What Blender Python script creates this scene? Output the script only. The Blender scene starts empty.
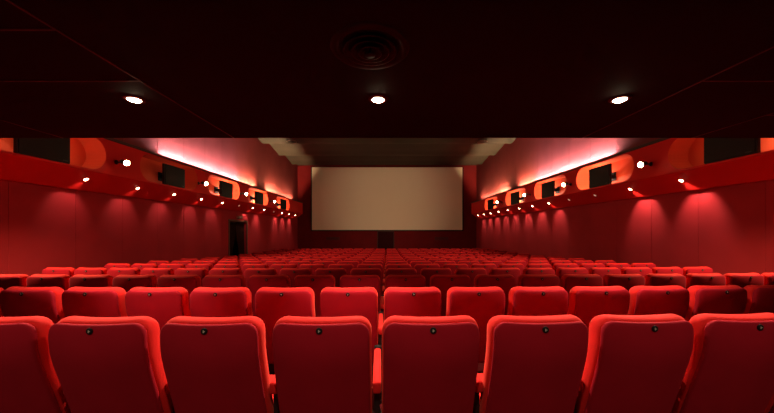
import bpy, bmesh, math, random
from mathutils import Vector, Matrix
random.seed(7)
SC = bpy.context.scene
COL = SC.collection
PI = math.pi
E = 1.42            # eye height above the floor of the back row
F = 312.0           # focal length in pixels of the 774 px wide frame

# ------------------------------------------------------------------ materials
def mat(name, base, rough=0.6, metal=0.0, spec=0.5, sheen=0.0, sheen_tint=None, bump=0.0, bscale=200.0,
        var=0.0, vscale=4.0, emit=None, estr=0.0):
    m = bpy.data.materials.new(name); m.use_nodes = True
    nt = m.node_tree; N = nt.nodes; L = nt.links
    b = N['Principled BSDF']
    b.inputs['Base Color'].default_value = (*base, 1)
    b.inputs['Roughness'].default_value = rough
    b.inputs['Metallic'].default_value = metal
    b.inputs['Specular IOR Level'].default_value = spec
    if sheen:
        b.inputs['Sheen Weight'].default_value = sheen
        b.inputs['Sheen Roughness'].default_value = 0.45
        b.inputs['Sheen Tint'].default_value = (*(sheen_tint or base), 1)
    tc = None
    if var or bump:
        tc = N.new('ShaderNodeTexCoord')
    if var:
        n = N.new('ShaderNodeTexNoise'); n.inputs['Scale'].default_value = vscale; n.inputs['Detail'].default_value = 4
        L.new(tc.outputs['Object'], n.inputs['Vector'])
        r = N.new('ShaderNodeValToRGB')
        r.color_ramp.elements[0].position = 0.3; r.color_ramp.elements[1].position = 0.7
        r.color_ramp.elements[0].color = (*[c*(1-var) for c in base], 1)
        r.color_ramp.elements[1].color = (*[min(1, c*(1+var)) for c in base], 1)
        L.new(n.outputs['Fac'], r.inputs['Fac']); L.new(r.outputs['Color'], b.inputs['Base Color'])
    if bump:
        n2 = N.new('ShaderNodeTexNoise'); n2.inputs['Scale'].default_value = bscale
        L.new(tc.outputs['Object'], n2.inputs['Vector'])
        bp = N.new('ShaderNodeBump'); bp.inputs['Strength'].default_value = bump; bp.inputs['Distance'].default_value = 0.01
        L.new(n2.outputs['Fac'], bp.inputs['Height']); L.new(bp.outputs['Normal'], b.inputs['Normal'])
    if emit:
        b.inputs['Emission Color'].default_value = (*emit, 1)
        b.inputs['Emission Strength'].default_value = estr
    return m

M = {
 'velvet': mat('red_velvet', (0.60, 0.012, 0.012), 0.85, spec=0.15, sheen=0.45, sheen_tint=(1.0, 0.14, 0.10), bump=0.10, bscale=90, var=0.08, vscale=9),
 'backcloth': mat('crimson_back_cloth', (0.27, 0.005, 0.014), 0.85, spec=0.10, sheen=0.08, sheen_tint=(0.7, 0.03, 0.05), bump=0.08, bscale=160, var=0.08, vscale=6),
 'plate': mat('black_plate', (0.010, 0.008, 0.008), 0.7, spec=0.1),
 'mark': mat('pale_print', (0.40, 0.34, 0.28), 0.7, spec=0.1),
 'frame': mat('black_steel', (0.015, 0.010, 0.010), 0.45),
 'chrome': mat('chrome', (0.75, 0.72, 0.70), 0.2, metal=1.0),
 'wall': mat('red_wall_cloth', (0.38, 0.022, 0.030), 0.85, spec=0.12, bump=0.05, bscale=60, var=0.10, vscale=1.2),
 'upperwall': mat('glare_tinted_wall_cloth', (0.22, 0.036, 0.041), 0.85, spec=0.12, bump=0.05, bscale=60, var=0.10, vscale=1.2),  # same wall cloth, pale lamp glare put into a pinker base
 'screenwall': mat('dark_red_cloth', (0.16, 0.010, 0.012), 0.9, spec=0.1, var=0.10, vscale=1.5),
 'band': mat('red_lacquer', (0.68, 0.016, 0.014), 0.55, spec=0.10, var=0.04, vscale=1.5),
 'niche': mat('warm_lit_lacquer', (0.66, 0.075, 0.028), 0.7, spec=0.1),  # band red with the warm lamplight put into it as orange
 'lip': mat('brown_trim', (0.05, 0.012, 0.010), 0.6),
 'carpet': mat('dark_red_carpet', (0.10, 0.008, 0.010), 0.95, spec=0.05, bump=0.3, bscale=120, var=0.2, vscale=6),
 'lowceil': mat('black_ceiling', (0.0075, 0.0035, 0.0033), 0.8, spec=0.15, var=0.1, vscale=1.0),
 'seam': mat('dark_ceiling_bar', (0.055, 0.012, 0.012), 0.45, spec=0.5),
 'ceil': mat('olive_brown_ceiling', (0.033, 0.025, 0.017), 0.75, spec=0.2, var=0.12, vscale=0.8),
 'screen': mat('matte_screen', (0.84, 0.76, 0.60), 0.9, spec=0.05, var=0.015, vscale=0.5),
 'black': mat('matte_black', (0.010, 0.008, 0.008), 0.8, spec=0.1),
 'speaker': mat('black_speaker_cloth', (0.016, 0.014, 0.012), 0.75, spec=0.3, bump=0.2, bscale=300),
 'cabinet': mat('black_speaker_wood', (0.012, 0.010, 0.009), 0.5),
 'doorcloth': mat('very_dark_red_door', (0.035, 0.004, 0.006), 0.8, spec=0.1),
 'drape': mat('dark_brown_drape', (0.045, 0.014, 0.010), 0.85, spec=0.1, var=0.15, vscale=6),
 'wood': mat('dark_wood_frame', (0.09, 0.030, 0.016), 0.5, var=0.2, vscale=8),
 'vent': mat('dark_grille', (0.018, 0.008, 0.008), 0.6),
 'ivory': mat('ivory_plastic', (0.55, 0.47, 0.38), 0.5),
 'bronze': mat('dull_bronze', (0.25, 0.17, 0.12), 0.35, metal=1.0),
 'diffuser': mat('dark_diffuser_metal', (0.010, 0.006, 0.008), 0.6, spec=0.2),
 'glow': mat('lamp_glass_warm', (0.9, 0.8, 0.6), 0.3, emit=(1.0, 0.80, 0.50), estr=60.0),
 'glow_spot': mat('spot_glass_warm', (0.9, 0.8, 0.6), 0.3, emit=(1.0, 0.72, 0.40), estr=50.0),
 'glow_small': mat('small_lamp_glass', (0.9, 0.8, 0.6), 0.3, emit=(1.0, 0.66, 0.40), estr=22.0),
 'glow_dim': mat('off_lamp_glass_glint', (0.85, 0.70, 0.60), 0.15, emit=(1.0, 0.5, 0.35), estr=0.5),  # glass of unlit lamps, its glint put in as weak emission
 'glow_niche': mat('niche_fill_glass', (0.9, 0.8, 0.6), 0.3, emit=(1.0, 0.7, 0.4), estr=0.8),
 'tube_dim': mat('tube_amber_weak', (0.9, 0.8, 0.6), 0.3, emit=(1.0, 0.64, 0.32), estr=520.0),
 'tube_cool': mat('tube_pink_white', (0.9, 0.9, 0.9), 0.3, emit=(1.0, 0.88, 0.80), estr=1700.0),
 'tube_warm': mat('tube_amber', (0.9, 0.8, 0.6), 0.3, emit=(1.0, 0.62, 0.30), estr=1500.0),
}

# ------------------------------------------------------------------ mesh helpers
def obj(name, bm, m, parent=None, smooth=False, loc=None):
    me = bpy.data.meshes.new(name)
    bmesh.ops.recalc_face_normals(bm, faces=bm.faces[:])
    bm.to_mesh(me); bm.free()
    me.materials.append(m)
    if smooth:
        for p in me.polygons: p.use_smooth = True
    o = bpy.data.objects.new(name, me); COL.objects.link(o)
    if parent is not None: o.parent = parent
    if loc is not None: o.location = loc
    return o

def thing(name, label, cat, loc=(0, 0, 0), rotz=0.0, group=None):
    o = bpy.data.objects.new(name, None); COL.objects.link(o)
    o.empty_display_size = 0.1
    o.location = loc; o.rotation_euler = (0, 0, rotz)
    o['label'] = label; o['category'] = cat
    if group: o['group'] = group
    return o

def tag(o, label, cat, group=None):
    o['label'] = label; o['category'] = cat
    if group: o['group'] = group
    return o

def struct(name, bm, m, label=None, smooth=False, parent=None):
    o = obj(name, bm, m, parent, smooth)
    if parent is None: o['kind'] = 'structure'
    return o

def box(bm, x0, x1, y0, y1, z0, z1, bev=0.0, seg=2):
    r = bmesh.ops.create_cube(bm, size=1.0)
    vs = r['verts']
    for v in vs:
        v.co = Vector((x0+(v.co.x+.5)*(x1-x0), y0+(v.co.y+.5)*(y1-y0), z0+(v.co.z+.5)*(z1-z0)))
    if bev:
        es = list({e for v in vs for e in v.link_edges})
        bmesh.ops.bevel(bm, geom=es, offset=bev, segments=seg, profile=0.5, affect='EDGES')

def lathe(bm, prof, n=24, axis=None, cap0=True, cap1=True):
    """prof: (r, h) pairs revolved round local Z; axis: a 4x4 matrix."""
    rings = []
    for r, h in prof:
        ring = []
        for k in range(n):
            a = 2*PI*k/n
            co = Vector((r*math.cos(a), r*math.sin(a), h))
            if axis is not None: co = axis @ co
            ring.append(bm.verts.new(co))
        rings.append(ring)
    for a, b in zip(rings, rings[1:]):
        for k in range(n):
            bm.faces.new((a[k], a[(k+1) % n], b[(k+1) % n], b[k]))
    if cap0: bm.faces.new(rings[0][::-1])
    if cap1: bm.faces.new(rings[-1])

def along(p, d):
    q = Vector(d).normalized().to_track_quat('Z', 'Y')
    return Matrix.Translation(Vector(p)) @ q.to_matrix().to_4x4()

def lens(bm, hwf, v0, v1, nu, nv, thick_a, thick_b, put, p=8.0, q=4.0):
    """closed pillow: grid over u in [-1,1], v in [v0,v1]; hwf(v) half width; put(x, v, t) -> point"""
    us = [math.sin(PI/2*(2*i/nu-1)) for i in range(nu+1)]
    vs = [0.5-0.5*math.cos(PI*j/nv) for j in range(nv+1)]
    def make(sign, th, shared):
        g = []
        for j, s in enumerate(vs):
            row = []
            v = v0+(v1-v0)*s; hw = hwf(v); vv = 2*s-1
            for i, u in enumerate(us):
                edge = i in (0, nu) or j in (0, nv)
                if edge and shared: row.append(shared[j][i]); continue
                t = 0 if edge else th*((1-abs(u)**p)*(1-abs(vv)**p))**(1/q)
                row.append(bm.verts.new(put(hw*u, v, sign*t)))
            g.append(row)
        for j in range(nv):
            for i in range(nu):
                f = (g[j][i], g[j][i+1], g[j+1][i+1], g[j+1][i])
                bm.faces.new(f if sign > 0 else f[::-1])
        return g
    g = make(1, thick_a, None)
    make(-1, thick_b, g)

# ------------------------------------------------------------------ floor profile
P = 0.52                                    # seat pitch
D1, DS = 1.515, 1.038                        # first row distance, row spacing
NROW = 14
def head_drop(d):
    n = 1 + (d-D1)/DS
    if n <= 9.6: h = 0.811+0.088*(n-1)
    else: h = 0.811+0.088*8.6+0.018*(n-9.6)
    return h*P-0.014
def zfloor(d): return E-head_drop(d)-1.0

# ------------------------------------------------------------------ room
W = 6.2; DB = 21.6; D0 = -2.6; HC = 1.06; DE = 3.556
bm = bmesh.new()
ds = [D0, D1-1] + [D1+i*DS*0.5 for i in range(0, 2*NROW+6)] + [DB+0.1]
ds = sorted(d for d in ds if d <= DB+0.1)
rows = []
for d in ds:
    rows.append([bm.verts.new((x, d, zfloor(d))) for x in (-W-0.1, -3, 0, 3, W+0.1)] )
for a, b in zip(rows, rows[1:]):
    for k in range(4): bm.faces.new((a[k], a[k+1], b[k+1], b[k]))
low = [[bm.verts.new((x, d, -1.1)) for x in (-W-0.1, W+0.1)] for d in (ds[0], ds[-1])]
bm.faces.new((low[0][0], low[0][1], low[1][1], low[1][0]))
struct('floor', bm, M['carpet'], smooth=True)

DOOR = (12.25, 13.75); DTOP = E+0.38
def side_wall(name, s, door):
    bm = bmesh.new()
    X0, X1 = s*W, s*(W+0.25)
    a, b = min(X0, X1), max(X0, X1)
    zt, zb = E+4.9, -1.05
    if door:
        box(bm, a, b, D0, DOOR[0], zb, zt); box(bm, a, b, DOOR[1], DB+0.2, zb, zt)
        box(bm, a, b, DOOR[0], DOOR[1], DTOP, zt)
    else:
        box(bm, a, b, D0, DB+0.2, zb, zt)
    # upholstered panels with narrow joints
    d = 0.7-3*1.1
    pa, pb = sorted((s*(W-0.014), s*W)); ub = bmesh.new()
    while d < DB:
        e0, e1 = max(d+0.0015, D0), min(d+1.1-0.0015, DB)
        if e1 > e0:
            spans = [(e0, e1, zfloor(e0)-0.05, E+4.8)]
            if door and e1 > DOOR[0]-0.08 and e0 < DOOR[1]+0.08:
                spans = [(e0, e1, DTOP+0.09, E+4.8)]
                if e0 < DOOR[0]-0.1: spans.append((e0, DOOR[0]-0.08, zfloor(e0)-0.05, DTOP+0.09))
                if e1 > DOOR[1]+0.1: spans.append((DOOR[1]+0.08, e1, zfloor(e0)-0.05, DTOP+0.09))
            for q0, q1, z0, z1 in spans:
                if z1 > E+2: box(ub, pa, pb, q0, q1, E+1.85, z1, 0.003, 1); z1 = E+1.85
                box(bm, pa, pb, q0, q1, z0, z1, 0.003, 1)
        d += 1.1
    o = struct(name, bm, M['wall'])
    obj('upper_panel', ub, M['upperwall'], o)['label'] = 'wall cloth above the band, lamp glare put into its colour'
side_wall('wall_left', -1, True)
side_wall('wall_right', 1, False)

bm = bmesh.new()
box(bm, -W-0.2, W+0.2, DB, DB+0.25, -1.05, E+4.9)
for k in range(10):                          # tall cloth panels with joints
    x0 = -W+k*1.24
    box(bm, x0+0.006, x0+1.234, DB-0.02, DB, -1.0, E+4.8, 0.005, 1)
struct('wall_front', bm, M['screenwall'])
bm = bmesh.new(); box(bm, -W-0.2, W+0.2, D0-0.2, D0, -0.3, E+HC+0.2); struct('wall_back', bm, M['screenwall'])

# high ceiling with a shallow rippled profile
bm = bmesh.new()
n = 150; rows = []
for i in range(n+1):
    d = DE-0.1+(DB+0.2-DE+0.1)*i/n
    ph = (d-15.9)/2.45
    z = E+4.47+0.10*math.sin(2*PI*ph)+0.03*math.sin(4*PI*ph)
    rows.append([bm.verts.new((x, d, z)) for x in (-W-0.15, -2, 2, W+0.15)] + [bm.verts.new((x, d, E+5.0)) for x in (W+0.15, -W-0.15)])
for a, b in zip(rows, rows[1:]):
    for k in range(6): bm.faces.new((a[k], a[(k+1) % 6], b[(k+1) % 6], b[k]))
bm.faces.new(rows[0]); bm.faces.new(rows[-1][::-1])
struct('ceiling', bm, M['ceil'], smooth=True)
# low ceiling over the back rows with its bulkhead
bm = bmesh.new()
box(bm, -W-0.2, W+0.2, D0-0.2, DE, E+HC, E+HC+0.14)
box(bm, -W-0.2, W+0.2, DE-0.16, DE, E+HC+0.14, E+4.9)
struct('ceiling_low', bm, M['lowceil'])
bm = bmesh.new()                              # thin joint bars of the low ceiling
for x in (-3.68, -1.74, 2.22, 3.46):
    box(bm, x-0.006, x+0.006, D0, DE-0.01, E+HC-0.005, E+HC)
for d in (2.2, 1.64):
    box(bm, -W, -1.74, d-0.006, d+0.006, E+HC-0.005, E+HC); box(bm, 2.22, W, d-0.006, d+0.006, E+HC-0.005, E+HC)
box(bm, 3.46, W, 2.845-0.006, 2.845+0.006, E+HC-0.005, E+HC)
struct('trim_1', bm, M['seam'])

# ------------------------------------------------------------------ side bands with niches
XB = 5.6; ZT = E+1.86; ZL = E+1.14; BD0, BD1 = 3.575, 20.7
NICHES = [5.0, 8.15, 10.8, 13.65, 16.85]
NHALF = [1.22, 1.08, 1.08, 1.08, 1.08]
SEGS = [3.575, 6.5, 9.45, 12.15, 15.15, 18.3, 20.7]
NR = 0.318; NZ = E+1.495
def stadium(dc, nh):
    pts = []
    L = nh-NR
    for k in range(15):
        a = -PI/2+PI*k/14; pts.append((dc+L+NR*math.cos(a), NZ+NR*math.sin(a)))
    for k in range(1, 6): pts.append((dc+L-2*L*k/6, NZ+NR))
    for k in range(15):
        a = PI/2+PI*k/14; pts.append((dc-L+NR*math.cos(a), NZ+NR*math.sin(a)))
    for k in range(1, 6): pts.append((dc-L+2*L*k/6, NZ-NR))
    return pts
XS, ZS = 6.05, E+0.815
def band(s, idx):
    bm = bmesh.new()
    V = lambda x, d, z: bm.verts.new((s*x, d, z))
    nb = bmesh.new()
    for k in range(len(SEGS)-1):
        a, b = SEGS[k], SEGS[k+1]
        if k >= len(NICHES):
            bm.faces.new((V(XB, a, ZL), V(XB, b, ZL), V(XB, b, ZT), V(XB, a, ZT))); continue
        dc = NICHES[k]; pts = stadium(dc, NHALF[k]); n = len(pts)
        cx, cz = dc, NZ
        def hit(p):
            dx, dz = p[0]-cx, p[1]-cz; t = 1e9
            if dx > 1e-9: t = min(t, (b-cx)/dx)
            if dx < -1e-9: t = min(t, (a-cx)/dx)
            if dz > 1e-9: t = min(t, (ZT-cz)/dz)
            if dz < -1e-9: t = min(t, (ZL-cz)/dz)
            return (cx+dx*t, cz+dz*t)
        def side(q):
            e = 1e-6
            return ('b' if abs(q[0]-b) < e else 'a' if abs(q[0]-a) < e else 't' if abs(q[1]-ZT) < e else 'l')
        out = [hit(p) for p in pts]
        vi = [V(XB, *p) for p in pts]; vo = [V(XB, *p) for p in out]
        corner = {frozenset('bt'): (b, ZT), frozenset('at'): (a, ZT), frozenset('al'): (a, ZL), frozenset('bl'): (b, ZL)}
        for i in range(n):
            j = (i+1) % n
            bm.faces.new((vi[i], vi[j], vo[j], vo[i]))
            si, sj = side(out[i]), side(out[j])
            if si != sj:
                c = corner.get(frozenset((si, sj)))
                if c: bm.faces.new((vo[i], vo[j], V(XB, *c)))
        # niche lining
        rim = [nb.verts.new((s*XB, *p)) for p in pts]; bot = [nb.verts.new((s*(XB+0.40), *p)) for p in pts]
        for i in range(n):
            j = (i+1) % n; nb.faces.new((rim[i], rim[j], bot[j], bot[i]))
        nb.faces.new(bot)
    # inclined underside, soffit, trough, far and near ends
    prof = [(XB, ZL), (XS, ZS), (W, ZS)]
    for (x0, z0), (x1, z1) in zip(prof, prof[1:]):
        bm.faces.new((V(x0, BD0, z0), V(x1, BD0, z1), V(x1, BD1, z1), V(x0, BD1, z0)))
    bm.faces.new((V(XB+.03, BD0, ZT-0.03), V(W, BD0, ZT-0.03), V(W, BD1, ZT-0.03), V(XB+.03, BD1, ZT-0.03)))
    for d in (BD0, BD1):
        bm.faces.new([V(x, d, z) for x, z in [(XB, ZT), (XB, ZL), (XS, ZS), (W, ZS), (W, ZT)]])
    bmesh.ops.remove_doubles(bm, verts=bm.verts[:], dist=1e-4)
    o = struct('trim_%d' % idx, bm, M['band'])
    bmesh.ops.remove_doubles(nb, verts=nb.verts[:], dist=1e-4)
    c = obj('niche_lining', nb, M['niche'], o)
    c['label'] = 'lining of the rounded niches, warm light put into its orange'
    lb = bmesh.new()
    x0, x1 = sorted((s*(XB-0.02), s*(XB+0.03)))
    box(lb, x0, x1, BD0, BD1, ZT-0.03, ZT+0.035, 0.006, 1)  # dark brown here stands in for shading along the band top
    obj('lip', lb, M['lip'], o)['label'] = 'lip along the top, its shading put in as dark brown'
band(-1, 2); band(1, 3)

# ------------------------------------------------------------------ screen and the wall under it
sw = thing('cinema_screen', 'wide blank cream cinema screen filling the end wall', 'screen', (0, DB-0.10, E))
sx0, sx1 = -75.0*(DB-0.1)/F, 75.3*(DB-0.1)/F
sz0, sz1 = 1.0*(DB-0.1)/F, 63.6*(DB-0.1)/F
bm = bmesh.new(); box(bm, sx0, sx1, -0.02, 0.0, sz0, sz1); obj('screen_surface', bm, M['screen'], sw)
bm = bmesh.new()
t = 0.07
for q in ((sx0-t, sx1+t, sz0-t, sz0), (sx0-t, sx1+t, sz1, sz1+t*.5), (sx0-t, sx0, sz0, sz1), (sx1, sx1+t, sz0, sz1)):
    box(bm, q[0], q[1], -0.03, 0.08, q[2], q[3])
obj('frame', bm, M['black'], sw)['label'] = 'thin black border'

zf = zfloor(DB-0.3)
bm = bmesh.new()
dx0, dx1 = -9.0*DB/F, 6.5*DB/F
box(bm, dx0, dx1, DB-0.06, DB-0.02, zf, E-0.06)
d = struct('door_2', bm, M['doorcloth'])
bm = bmesh.new()
for q in ((dx0-0.05, dx0), (dx1, dx1+0.05)): box(bm, q[0], q[1], DB-0.08, DB-0.02, zf, E-0.02)
box(bm, dx0-0.05, dx1+0.05, DB-0.08, DB-0.02, E-0.06, E-0.01)
obj('door_frame', bm, M['lip'], d)
for x, lab in ((-54.0, 'dark slotted vent under the screen on the doorway side of the centre door'),
               (54.5, 'dark slotted vent under the screen, beyond the centre door from the doorway')):
    v = thing('wall_vent', lab, 'vent', (x*DB/F, DB-0.021, E-0.52), 0, 'vents under the screen')
    bm = bmesh.new()
    w_, h_ = 0.46, 0.10
    for q in ((-w_, w_, h_-.02, h_), (-w_, w_, -h_, -h_+.02), (-w_, -w_+.02, -h_+.02, h_-.02), (w_-.02, w_, -h_+.02, h_-.02)): box(bm, q[0], q[1], -0.03, 0, q[2], q[3])
    obj('frame', bm, M['lip'], v)
    bm = bmesh.new()
    for k in range(5):
        z = -h_+.035+k*.033; box(bm, -w_+.02, w_-.02, -0.022, -0.002, z-.004, z+.010)
    obj('slats', bm, M['vent'], v)

# ------------------------------------------------------------------ doorway with curtains in the side wall
dz0 = zfloor(13.0)
bm = bmesh.new()
x0, x1 = -W-1.3, -W-0.25
box(bm, x0-0.1, x0, DOOR[0]-.2, DOOR[1]+.2, dz0-.1, DTOP+.2)
box(bm, x0, x1, DOOR[0]-.2, DOOR[0]-.02, dz0-.1, DTOP+.2); box(bm, x0, x1, DOOR[1]+.02, DOOR[1]+.2, dz0-.1, DTOP+.2)
box(bm, x0, x1, DOOR[0]-.02, DOOR[1]+.02, DTOP+.02, DTOP+.2); box(bm, x0, x1+.25, DOOR[0]-.02, DOOR[1]+.02, dz0-.2, dz0-.02)
struct('wall_passage', bm, M['black'])
bm = bmesh.new()
for q in ((DOOR[0]-.08, DOOR[0]), (DOOR[1], DOOR[1]+.08)): box(bm, -W-0.02, -W+0.035, q[0], q[1], dz0-.03, DTOP, 0.006, 1)
box(bm, -W-0.02, -W+0.035, DOOR[0]-.08, DOOR[1]+.08, DTOP, DTOP+.08, 0.006, 1)
struct('door_1', bm, M['wood'])
def drape(name, ya, yb, gather, label):
    """pleated cloth from ya (hung side) to yb; gathered towards ya lower down"""
    t = thing(name, label, 'curtain', (-W-0.10, (ya+yb)/2, dz0))
    bm = bmesh.new(); nu, nv = 60, 16; g = []
    h = DTOP-0.05-dz0
    for j in range(nv+1):
        s = j/nv; z = 0.03+(h-0.03)*s
        pinch = 1-gather*math.exp(-((s-0.42)/0.22)**2)
        row = []
        for i in range(nu+1):
            u = i/nu
            y = ya+(yb-ya)*u*pinch-(ya+yb)/2
            x = 0.045*math.sin(u*2*PI*6.5)*(0.7+0.3*math.cos(3*s))
            row.append(bm.verts.new((x, y, z)))
        g.append(row)
    for j in range(nv):
        for i in range(nu): bm.faces.new((g[j][i], g[j][i+1], g[j+1][i+1], g[j+1][i]))
    r = bmesh.ops.solidify(bm, geom=bm.faces[:], thickness=0.006)
    obj('cloth', bm, M['drape'], t, True)
    bm = bmesh.new(); lathe(bm, [(0.014, 0), (0.014, abs(yb-ya))], 10, along((0, min(ya, yb)-(ya+yb)/2, h+0.015), (0, 1, 0)))
    obj('curtain_rod', bm, M['frame'], t, True)
drape('curtain', DOOR[0]+0.02, 12.98, 0.45, 'dark brown pleated curtain in the side doorway, half closer to the back rows')
drape('curtain', DOOR[1]-0.02, 13.02, 0.30, 'dark brown pleated curtain in the side doorway, half closer to the screen')
t = thing('emergency_lamp', 'small pale emergency lamp box above the curtained doorway', 'lamp', (-W+0.016, 13.0, E+0.57))
bm = bmesh.new(); box(bm, -0.03, 0.09, -0.17, 0.17, -0.06, 0.06, 0.012, 2); obj('housing', bm, M['frame'], t)
bm = bmesh.new(); box(bm, 0.09, 0.10, -0.13, 0.13, -0.042, 0.042, 0.004, 1)
for y in (-0.17,): box(bm, 0.0, 0.08, -0.182, -0.17, -0.042, 0.042, 0.003, 1)
obj('cover', bm, M['ivory'], t)

# ------------------------------------------------------------------ loudspeakers in the niches
ORD = ['first', 'second', 'third', 'fourth', 'fifth', 'sixth', 'seventh', 'eighth', 'ninth', 'tenth', 'eleventh', 'twelfth', 'thirteenth', 'fourteenth', 'fifteenth', 'sixteenth']
SPK = [5.14, 8.28, 10.95, 13.78, 17.02]
for s, side in ((-1, 'doorway wall'), (1, 'wall opposite doorway')):
    for k, d in enumerate(SPK):
        t = thing('loudspeaker', 'black box loudspeaker in its orange-tinted niche, %s from screen, %s' % (ORD[4-k], side), 'loudspeaker',
                  (s*(XB+0.19), d, NZ-NR+0.006), 0 if s < 0 else PI, 'loudspeakers along the side bands')
        bm = bmesh.new(); box(bm, 0.105, 0.165, -0.40, 0.40, 0.0, 0.53, 0.012, 2); obj('cabinet', bm, M['cabinet'], t)
        bm = bmesh.new(); box(bm, -0.185, 0.105, -0.05, 0.05, 0.20, 0.30, 0.006, 1); box(bm, -0.20, -0.185, -0.12, 0.12, 0.14, 0.36); obj('bracket', bm, M['black'], t)
        bm = bmesh.new(); box(bm, 0.165, 0.182, -0.385, 0.385, 0.015, 0.515, 0.006, 2); obj('grille', bm, M['speaker'], t)
        bm = bmesh.new(); box(bm, 0.182, 0.185, 0.26, 0.34, 0.035, 0.055); obj('badge', bm, M['frame'], t)

# ------------------------------------------------------------------ lamps
def lamp(kind, name, parent, loc, power, color, direction=None, cone=90, blend=0.6, size=0.04):
    l = bpy.data.lights.new(name, kind); l.energy = power; l.color = color
    l.shadow_soft_size = size
    if kind == 'SPOT': l.spot_size = math.radians(cone); l.spot_blend = blend
    o = bpy.data.objects.new(name, l); COL.objects.link(o)
    o.parent = parent; o.location = loc
    if direction is not None: o.rotation_euler = Vector(direction).to_track_quat('-Z', 'Y').to_euler()
    return o

WARM = (1.0, 0.80, 0.56); WARMER = (1.0, 0.66, 0.36); ROSE = (1.0, 0.70, 0.52)
P_DOWN, P_BEHIND, P_SPOT, P_AIMED = 330, 95, 170, 150
def downlight(x, d, power, label, group='round downlights in the low ceiling', aim=(0, -0.34, -1), cone=106, blend=0.9):
    t = thing('downlight', label, 'ceiling lamp', (x, d, E+HC), 0, group)
    bm = bmesh.new()
    lathe(bm, [(0.047, 0.001), (0.050, -0.010), (0.068, -0.009), (0.076, -0.004), (0.078, 0.0)], 28, cap0=False, cap1=False)
    obj('trim_ring', bm, M['seam'], t, True)
    bm = bmesh.new(); lathe(bm, [(0.050, 0.0), (0.044, -0.012), (0.026, -0.020), (0.006, -0.023)], 24); obj('bulb', bm, M['glow'], t, True)
    lamp('SPOT', 'light', t, (0, 0, -0.05), power, WARM, aim, cone, blend, 0.05)
downlight(-2.03, 2.506, P_DOWN, 'lit round downlight in the dark low ceiling, on the doorway side')
downlight(-0.072, 2.506, P_DOWN, 'lit round downlight in the dark low ceiling, middle of the three')
downlight(1.87, 2.506, P_DOWN, 'lit round downlight in the dark low ceiling, on the side opposite the doorway')
for x, w in ((-2.03, 'on the doorway side'), (-0.072, 'in the middle'), (1.87, 'on the side opposite the doorway')):
    downlight(x, 0.20, P_BEHIND, 'lit round downlight above the spot behind the back row, %s' % w, aim=(0, 0, -1), cone=130, blend=1.0)

for x, ax, w in ((-2.03, 0.22, 'on the doorway side'), (-0.072, -0.20, 'in the middle')):
    downlight(x, 0.70, P_AIMED, 'round downlight tilted at the second row from the back, %s' % w, aim=(ax, 1.82, -1.52), cone=29, blend=0.8)

# ceiling diffuser
t = thing('ceiling_diffuser', 'round dark air diffuser of nested rings in the low ceiling', 'vent', (-0.098, 1.81, E+HC))
t.scale = (0.855, 0.855, 0.855)
bm = bmesh.new(); lathe(bm, [(0.20, 0.0), (0.215, -0.012), (0.255, -0.014), (0.265, -0.006), (0.268, 0.0)], 40, cap0=False, cap1=False); obj('outer_ring', bm, M['diffuser'], t, True)
for k, r in enumerate((0.165, 0.115, 0.065)):
    bm = bmesh.new(); lathe(bm, [(r-0.02, -0.004), (r+0.008, -0.026-0.006*k), (r+0.016, -0.024-0.006*k), (r-0.006, 0.0)], 36, cap0=False, cap1=False); obj('inner_ring', bm, M['diffuser'], t, True)
bm = bmesh.new(); lathe(bm, [(0.006, 0.0), (0.012, -0.03), (0.036, -0.048), (0.034, -0.052), (0.004, -0.054)], 24); obj('hub', bm, M['diffuser'], t, True)

SPOTD = {-1: [3.68, 6.45, 9.27, 11.9, 14.9], 1: [3.68, 6.62, 9.5, 12.2, 15.2]}
for s, side in ((-1, 'doorway wall'), (1, 'wall opposite doorway')):
    for k, d in enumerate(SPOTD[s]):
        t = thing('spotlight', 'bright spotlight on the red band, %s from the screen, %s' % (ORD[4-k], side), 'spotlight',
                  (s*XB, d, E+1.42), 0, 'spotlights between the niches')
        i = -s                                  # inward
        dr = Vector((i*1.0, -0.30, -0.28)).normalized()
        bm = bmesh.new(); lathe(bm, [(0.045, 0.0), (0.045, 0.015), (0.014, 0.02), (0.012, 0.09)], 16, along((i*0.001, 0, 0.0), (i, 0, 0))); obj('bracket', bm, M['frame'], t, True)
        p0 = Vector((i*0.10, 0.02, 0.02))
        bm = bmesh.new(); lathe(bm, [(0.03, -0.02), (0.045, 0.0), (0.048, 0.05), (0.058, 0.12), (0.062, 0.15), (0.056, 0.15), (0.052, 0.135)], 22, along(p0, dr), cap1=False); obj('head', bm, M['frame'], t, True)
        bm = bmesh.new(); lathe(bm, [(0.052, 0.132), (0.054, 0.15), (0.045, 0.170), (0.022, 0.182), (0.004, 0.185)], 22, along(p0, dr)); obj('bulb', bm, M['glow_spot'], t, True)
        lamp('SPOT', 'light', t, p0+dr*0.24, P_SPOT if k else 800, WARMER, (i*1.0, 0.30, 0.0) if k else (i*0.45, 0.55, -1.0), 134 if k else 105, 0.7, 0.06)

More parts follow.
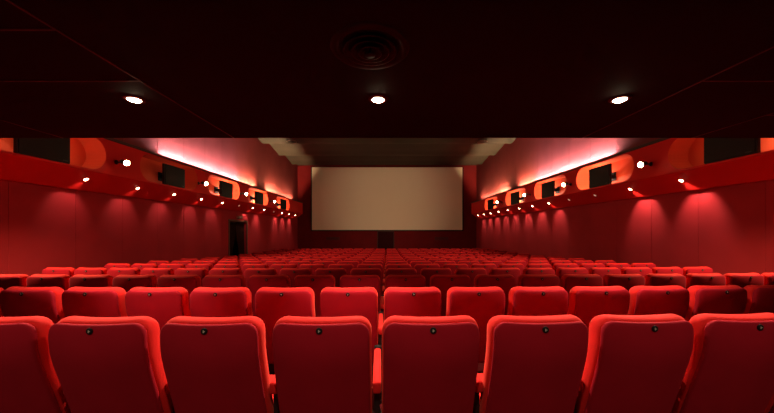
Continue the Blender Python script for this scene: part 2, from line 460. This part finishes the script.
SMALL = {-1: [6.06, 7.32, 8.57, 9.83, 11.08, 12.33, 13.6, 14.85, 16.1, 17.36, 18.6, 19.87],
         1: [6.2, 7.5, 8.77, 10.02, 11.27, 12.55, 13.8, 15.1, 16.35, 17.6, 18.85, 20.0]}
OFF = {-1: {5, 8}, 1: {2, 3}}
nrm = Vector((ZS-ZL, 0, -(XS-XB))).normalized()   # outward normal of the inclined underside for s=+1
for s, side in ((-1, 'doorway wall'), (1, 'wall opposite doorway')):
    for k, d in enumerate(SMALL[s]):
        off = k in OFF[s]
        nn = Vector((nrm.x*s, 0, nrm.z))
        t = thing('recessed_spot', '%s small recessed spot under the red band, %s from screen, %s' % ('unlit' if off else 'lit', ORD[11-k], side), 'recessed lamp',
                  (s*5.80, d*0.9915, E+0.9955), 0, 'small spots under the side bands')
        ax = along((0, 0, 0), nn)
        bm = bmesh.new(); lathe(bm, [(0.034, 0.0), (0.036, 0.008), (0.046, 0.007), (0.052, 0.0)], 20, ax, cap0=False, cap1=False); obj('trim_ring', bm, M['chrome'], t, True)
        bm = bmesh.new(); lathe(bm, [(0.036, 0.0), (0.032, 0.012), (0.014, 0.020), (0.003, 0.021)], 16, ax); obj('bulb', bm, M['glow_dim' if off else 'glow_small'], t, True)
        if not off:
            lamp('SPOT', 'light', t, nn*0.03, 17 if s < 0 and k < 6 else 62 if k < 2 else 38, ROSE, (s*0.72, 0, -1), 80, 0.7, 0.03)

NP = {-1: ([1, .3, 1, 1, 1], [5.5, 1.2, 36, 40, 16]), 1: ([3, 2, .7, .5, .5], [2.4, 40, 34, 34, 16])}
# added unseen niche fills standing in for spotlight beams, and tubes in the troughs
for s, side in ((-1, 'doorway wall'), (1, 'wall opposite doorway')):
    for k, d in enumerate(NICHES):
        for e, wh in ((SPK[k]-d+0.33, 'screen side'), (SPK[k]-d-0.33, 'back-row side')):
            t = thing('added_niche_fill', 'added unseen fill in niche %s from screen, %s, %s of its loudspeaker' % (ORD[4-k], side, wh), 'lamp', (s*(XB+0.21), d+e, NZ-NR+0.004), 0, 'added fills inside the niches')
            bm = bmesh.new(); lathe(bm, [(0.03, 0.0), (0.03, 0.012), (0.018, 0.016)], 14); obj('holder', bm, M['frame'], t, True)
            bm = bmesh.new(); lathe(bm, [(0.018, 0.014), (0.016, 0.022), (0.008, 0.028)], 14); obj('bulb', bm, M['glow_niche'], t, True)
            lamp('POINT', 'light', t, (-s*0.02, 0, 0.20), NP[s][e > 0][k], WARM, size=0.03)
    for k, (d, warm) in enumerate([(8.45, 0), (10.0, 0), (11.55, 0), (13.1, 1), (15.85, 1), (17.37, 2), (18.89, 2)]):
        t = thing('fluorescent_tube', 'lit %s tube behind the band lip, %s from screen, %s' % ('amber' if warm else 'pinkish white', ORD[6-k], side), 'tube lamp',
                  (s*W, d, E+1.905), 0, 'tube lamps in the troughs')
        i = -s
        xa, xb = sorted((i*0.02, i*0.138))
        bm = bmesh.new(); box(bm, xa, xb, 0.0, 1.5, 0.0, 0.03, 0.004, 1)
        xa, xb = sorted((i*0.138, i*0.144))
        box(bm, xa, xb, 0.0, 1.5, -0.0, 0.146)  # added unseen shield, keeps tube light off the ceiling and screen
        for y in (0.1, 1.4):
            xa, xb = sorted((i*0.03, i*0.12)); box(bm, xa, xb, y-0.02, y+0.02, ZT-0.03-(E+1.905), 0.0)
        for y in (0.0, 1.496):
            xa, xb = sorted((0, i*0.144)); box(bm, xa, xb, y, y+0.004, 0.0, 0.15)  # added unseen end caps, stop tube light spilling lengthwise
        obj('batten_and_shield', bm, M['ivory'], t)
        bm = bmesh.new(); lathe(bm, [(0.013, 0.0), (0.013, 1.40)], 10, along((i*0.092, 0.05, 0.05), (0, 1, 0))); obj('tube', bm, M[('tube_cool', 'tube_warm', 'tube_dim')[warm]], t, True)

# wreath-like ceiling fittings close to the side walls
for x, d, lab in ((-4.55, 14.9, 'round ring fitting under the high ceiling on the doorway side'), (4.55, 14.9, 'round ring fitting under the high ceiling opposite the doorway side')):
    t = thing('ceiling_ring_lamp', lab, 'ceiling lamp', (x, d, E+4.36), 0, 'ring fittings under the high ceiling')
    bm = bmesh.new()
    lathe(bm, [(0.20, -0.10), (0.22, -0.115), (0.24, -0.10), (0.22, -0.085), (0.20, -0.10)], 32, cap0=False, cap1=False); obj('ring', bm, M['bronze'], t, True)
    bm = bmesh.new()
    for a in (0, PI/2, PI, 3*PI/2):
        lathe(bm, [(0.008, -0.085), (0.008, 0.06)], 8, Matrix.Translation((0.22*math.cos(a), 0.22*math.sin(a), 0)))
    obj('rods', bm, M['frame'], t, True)

# ------------------------------------------------------------------ cinema chairs
WCH, ZB0, ZB1, RC = 0.470, 0.40, 1.0, 0.070
def recline(z):
    k = 0.05
    a = (0.84-z)
    return 0.32*(0.5*(a+math.sqrt(a*a+k*k)))-0.32*0.5*(-0.16+math.sqrt(0.16**2+k*k))
def bulge(x, hw): return -0.028*(1-(x/hw)**2)
def hw_round(w, z1, r):
    def f(z):
        hw = w/2
        if z > z1-r:
            e = z-(z1-r); hw -= r-math.sqrt(max(0, r*r-e*e))
        return hw
    return f
def chair_proto():
    t = bpy.data.objects.new('cinema_chair', None); COL.objects.link(t); t.empty_display_size = 0.1
    bm = bmesh.new()
    lens(bm, hw_round(WCH, ZB1, RC), ZB0, ZB1, 18, 26, 0.052, 0.050,
         lambda x, z, q: Vector((x, q+recline(z)+bulge(x, WCH/2), z-(0.006*(1-(x/.231)**2) if z > .9 else 0))), 9, 3.2)
    obj('backrest', bm, M['velvet'], t, True)
    bm = bmesh.new()
    wp, z1 = WCH-0.016, ZB1-0.016
    lens(bm, hw_round(wp, z1, RC-0.012), 0.33, z1, 18, 26, 0.012, 0.018,
         lambda x, z, q: Vector((x, q-0.049+recline(z)+bulge(x, WCH/2), z-(0.006*(1-(x/.231)**2) if z > .9 else 0))), 14, 4)
    bp = obj('back_panel', bm, M['backcloth'], t, True)
    bp['label'] = 'darker crimson back panel'
    # round number plate
    zpl = 0.952
    yp = -0.049-0.018+recline(zpl)+bulge(0, .231)
    bm = bmesh.new(); lathe(bm, [(0.0150, 0.0), (0.0150, 0.004), (0.012, 0.0055), (0.002, 0.0055)], 20, along((0, yp+0.002, zpl), (0, -1, 0)))
    pl = obj('number_plate', bm, M['plate'], t, True); pl['label'] = 'small round black number plate'
    bm = bmesh.new()
    box(bm, -0.0035, 0.0005, yp-0.0045, yp-0.0035, zpl-0.006, zpl+0.006)
    box(bm, 0.0005, 0.0060, yp-0.0045, yp-0.0035, zpl-0.0015, zpl+0.0015)
    obj('number', bm, M['mark'], pl)
    bm = bmesh.new()
    lens(bm, lambda y: 0.222-0.02*max(0, (y-0.50)/0.1), 0.16, 0.60, 14, 16, 0.055, 0.06, lambda x, y, q: Vector((x, y, 0.40+q)), 8, 3.2)
    obj('seat', bm, M['velvet'], t, True)
    def arm(x):
        bm = bmesh.new(); box(bm, x-0.0215, x+0.0215, 0.05, 0.52, 0.585, 0.647, 0.014, 3)
        a = obj('armrest', bm, M['velvet'], t, True)
        bm = bmesh.new(); lathe(bm, [(0.018, 0.615), (0.0213, 0.622), (0.0215, 0.648), (0.0195, 0.649), (0.018, 0.627)], 18, Matrix.Translation((x, 0.545, 0)))
        c = obj('cup_holder', bm, M['plate'], a, True)
        bm = bmesh.new(); box(bm, x-0.016, x+0.016, 0.10, 0.47, 0.02, 0.588, 0.005, 1)
        box(bm, x-0.020, x+0.020, 0.08, 0.50, -0.035, 0.02)
        obj('leg', bm, M['frame'], t)
    arm(-P/2)
    bm = bmesh.new(); box(bm, -0.20, 0.20, 0.20, 0.52, 0.315, 0.342, 0.006, 1)
    box(bm, -P/2+0.016, -0.20, 0.30, 0.36, 0.318, 0.335); box(bm, 0.20, P/2-0.027, 0.30, 0.36, 0.318, 0.335)
    obj('seat_frame', bm, M['frame'], t)
    return t, arm
def copy_tree(o, parent=None):
    c = o.copy(); COL.objects.link(c)
    if parent is not None: c.parent = parent
    for ch in KIDS.get(o.name, []): copy_tree(ch, c)
    return c
proto, arm = chair_proto()
KIDS = {}
for o in bpy.data.objects:
    if o.parent: KIDS.setdefault(o.parent.name, []).append(o)

R, XC = 57.0, -1.0
def spot_at(n, k):
    """row n (1 = back row), seat k: 0 is the first on the doorway side of the middle gap (negative) ... returns position and heading"""
    s = -0.050+(k+0.5)*P
    d0 = D1+(n-1)*DS
    a = (s-XC)/R; a0 = (0-XC)/R
    x = XC+R*math.sin(a)
    d = d0+R*(1-math.cos(a))-0.0056
    return x, d, -a
VIEW = {1: (-4, 3), 2: (-6, 6)}
NUM = {1: 'back row', 2: 'second row from the back'}
first = True
for n in range(1, NROW+1):
    if n == 1: ks = range(-5, 5)
    elif n == 2: ks = range(-8, 8)
    else: ks = range(-10, 10)
    rown = 'back row' if n == 1 else '%s row from the back' % ORD[n-1] if n <= 8 else ('row closest to the screen' if n == NROW else '%s row from the screen' % ORD[NROW-n])
    for k in ks:
        if n in VIEW and not VIEW[n][0] <= k <= VIEW[n][1]:
            a = (VIEW[n][0]-k) if k < 0 else (k-VIEW[n][1])
            lab = 'red cinema chair, %s, %s beyond the view %s the doorway' % (rown, ORD[a-1], 'towards' if k < 0 else 'opposite')
        elif n in VIEW:
            lab = 'red cinema chair, %s, %s in view from the doorway side' % (rown, ORD[k-VIEW[n][0]])
        elif k < 0:
            lab = 'red cinema chair, %s, %s from the doorway wall' % (rown, ORD[k+10])
        else:
            lab = 'red cinema chair, %s, %s from the wall opposite the doorway' % (rown, ORD[9-k])
        c = proto if first else copy_tree(proto)
        first = False
        x, d, rz = spot_at(n, k)
        c.location = (x, d, zfloor(d)); c.rotation_euler = (0, 0, -rz if False else rz*-1)
        if k == 9:                              # the last chair of a row has an arm on both sides
            for ch in KIDS['cinema_chair']:
                if ch.name.split('.')[0] in ('armrest', 'leg'):
                    copy_tree(ch, c).location.x = P
        c['label'] = lab; c['category'] = 'chair'; c['group'] = 'red cinema chairs in rows'
# ------------------------------------------------------------------ camera, world, colour
cam = bpy.data.cameras.new('camera'); co = bpy.data.objects.new('camera', cam); COL.objects.link(co)
co.location = (0, 0, E); co.rotation_euler = (PI/2, 0, 0)
cam.sensor_width = 36.0; cam.lens = 36.0*F/774.0
cam.shift_y = 24.5/774.0; cam.clip_start = 0.05
SC.camera = co
w = bpy.data.worlds.new('world'); SC.world = w; w.use_nodes = True
w.node_tree.nodes['Background'].inputs['Color'].default_value = (0, 0, 0, 1)
w.node_tree.nodes['Background'].inputs['Strength'].default_value = 0.0
vs = SC.view_settings
vs.view_transform = 'Standard'; vs.look = 'None'; vs.gamma = 1.0; vs.exposure = 0.0; vs.use_curve_mapping = False
SC.cycles.use_denoising = True
SC.cycles.max_bounces = 8; SC.cycles.diffuse_bounces = 5; SC.cycles.glossy_bounces = 3
SC.cycles.sample_clamp_indirect = 4.0
SC.cycles.caustics_reflective = False; SC.cycles.caustics_refractive = False
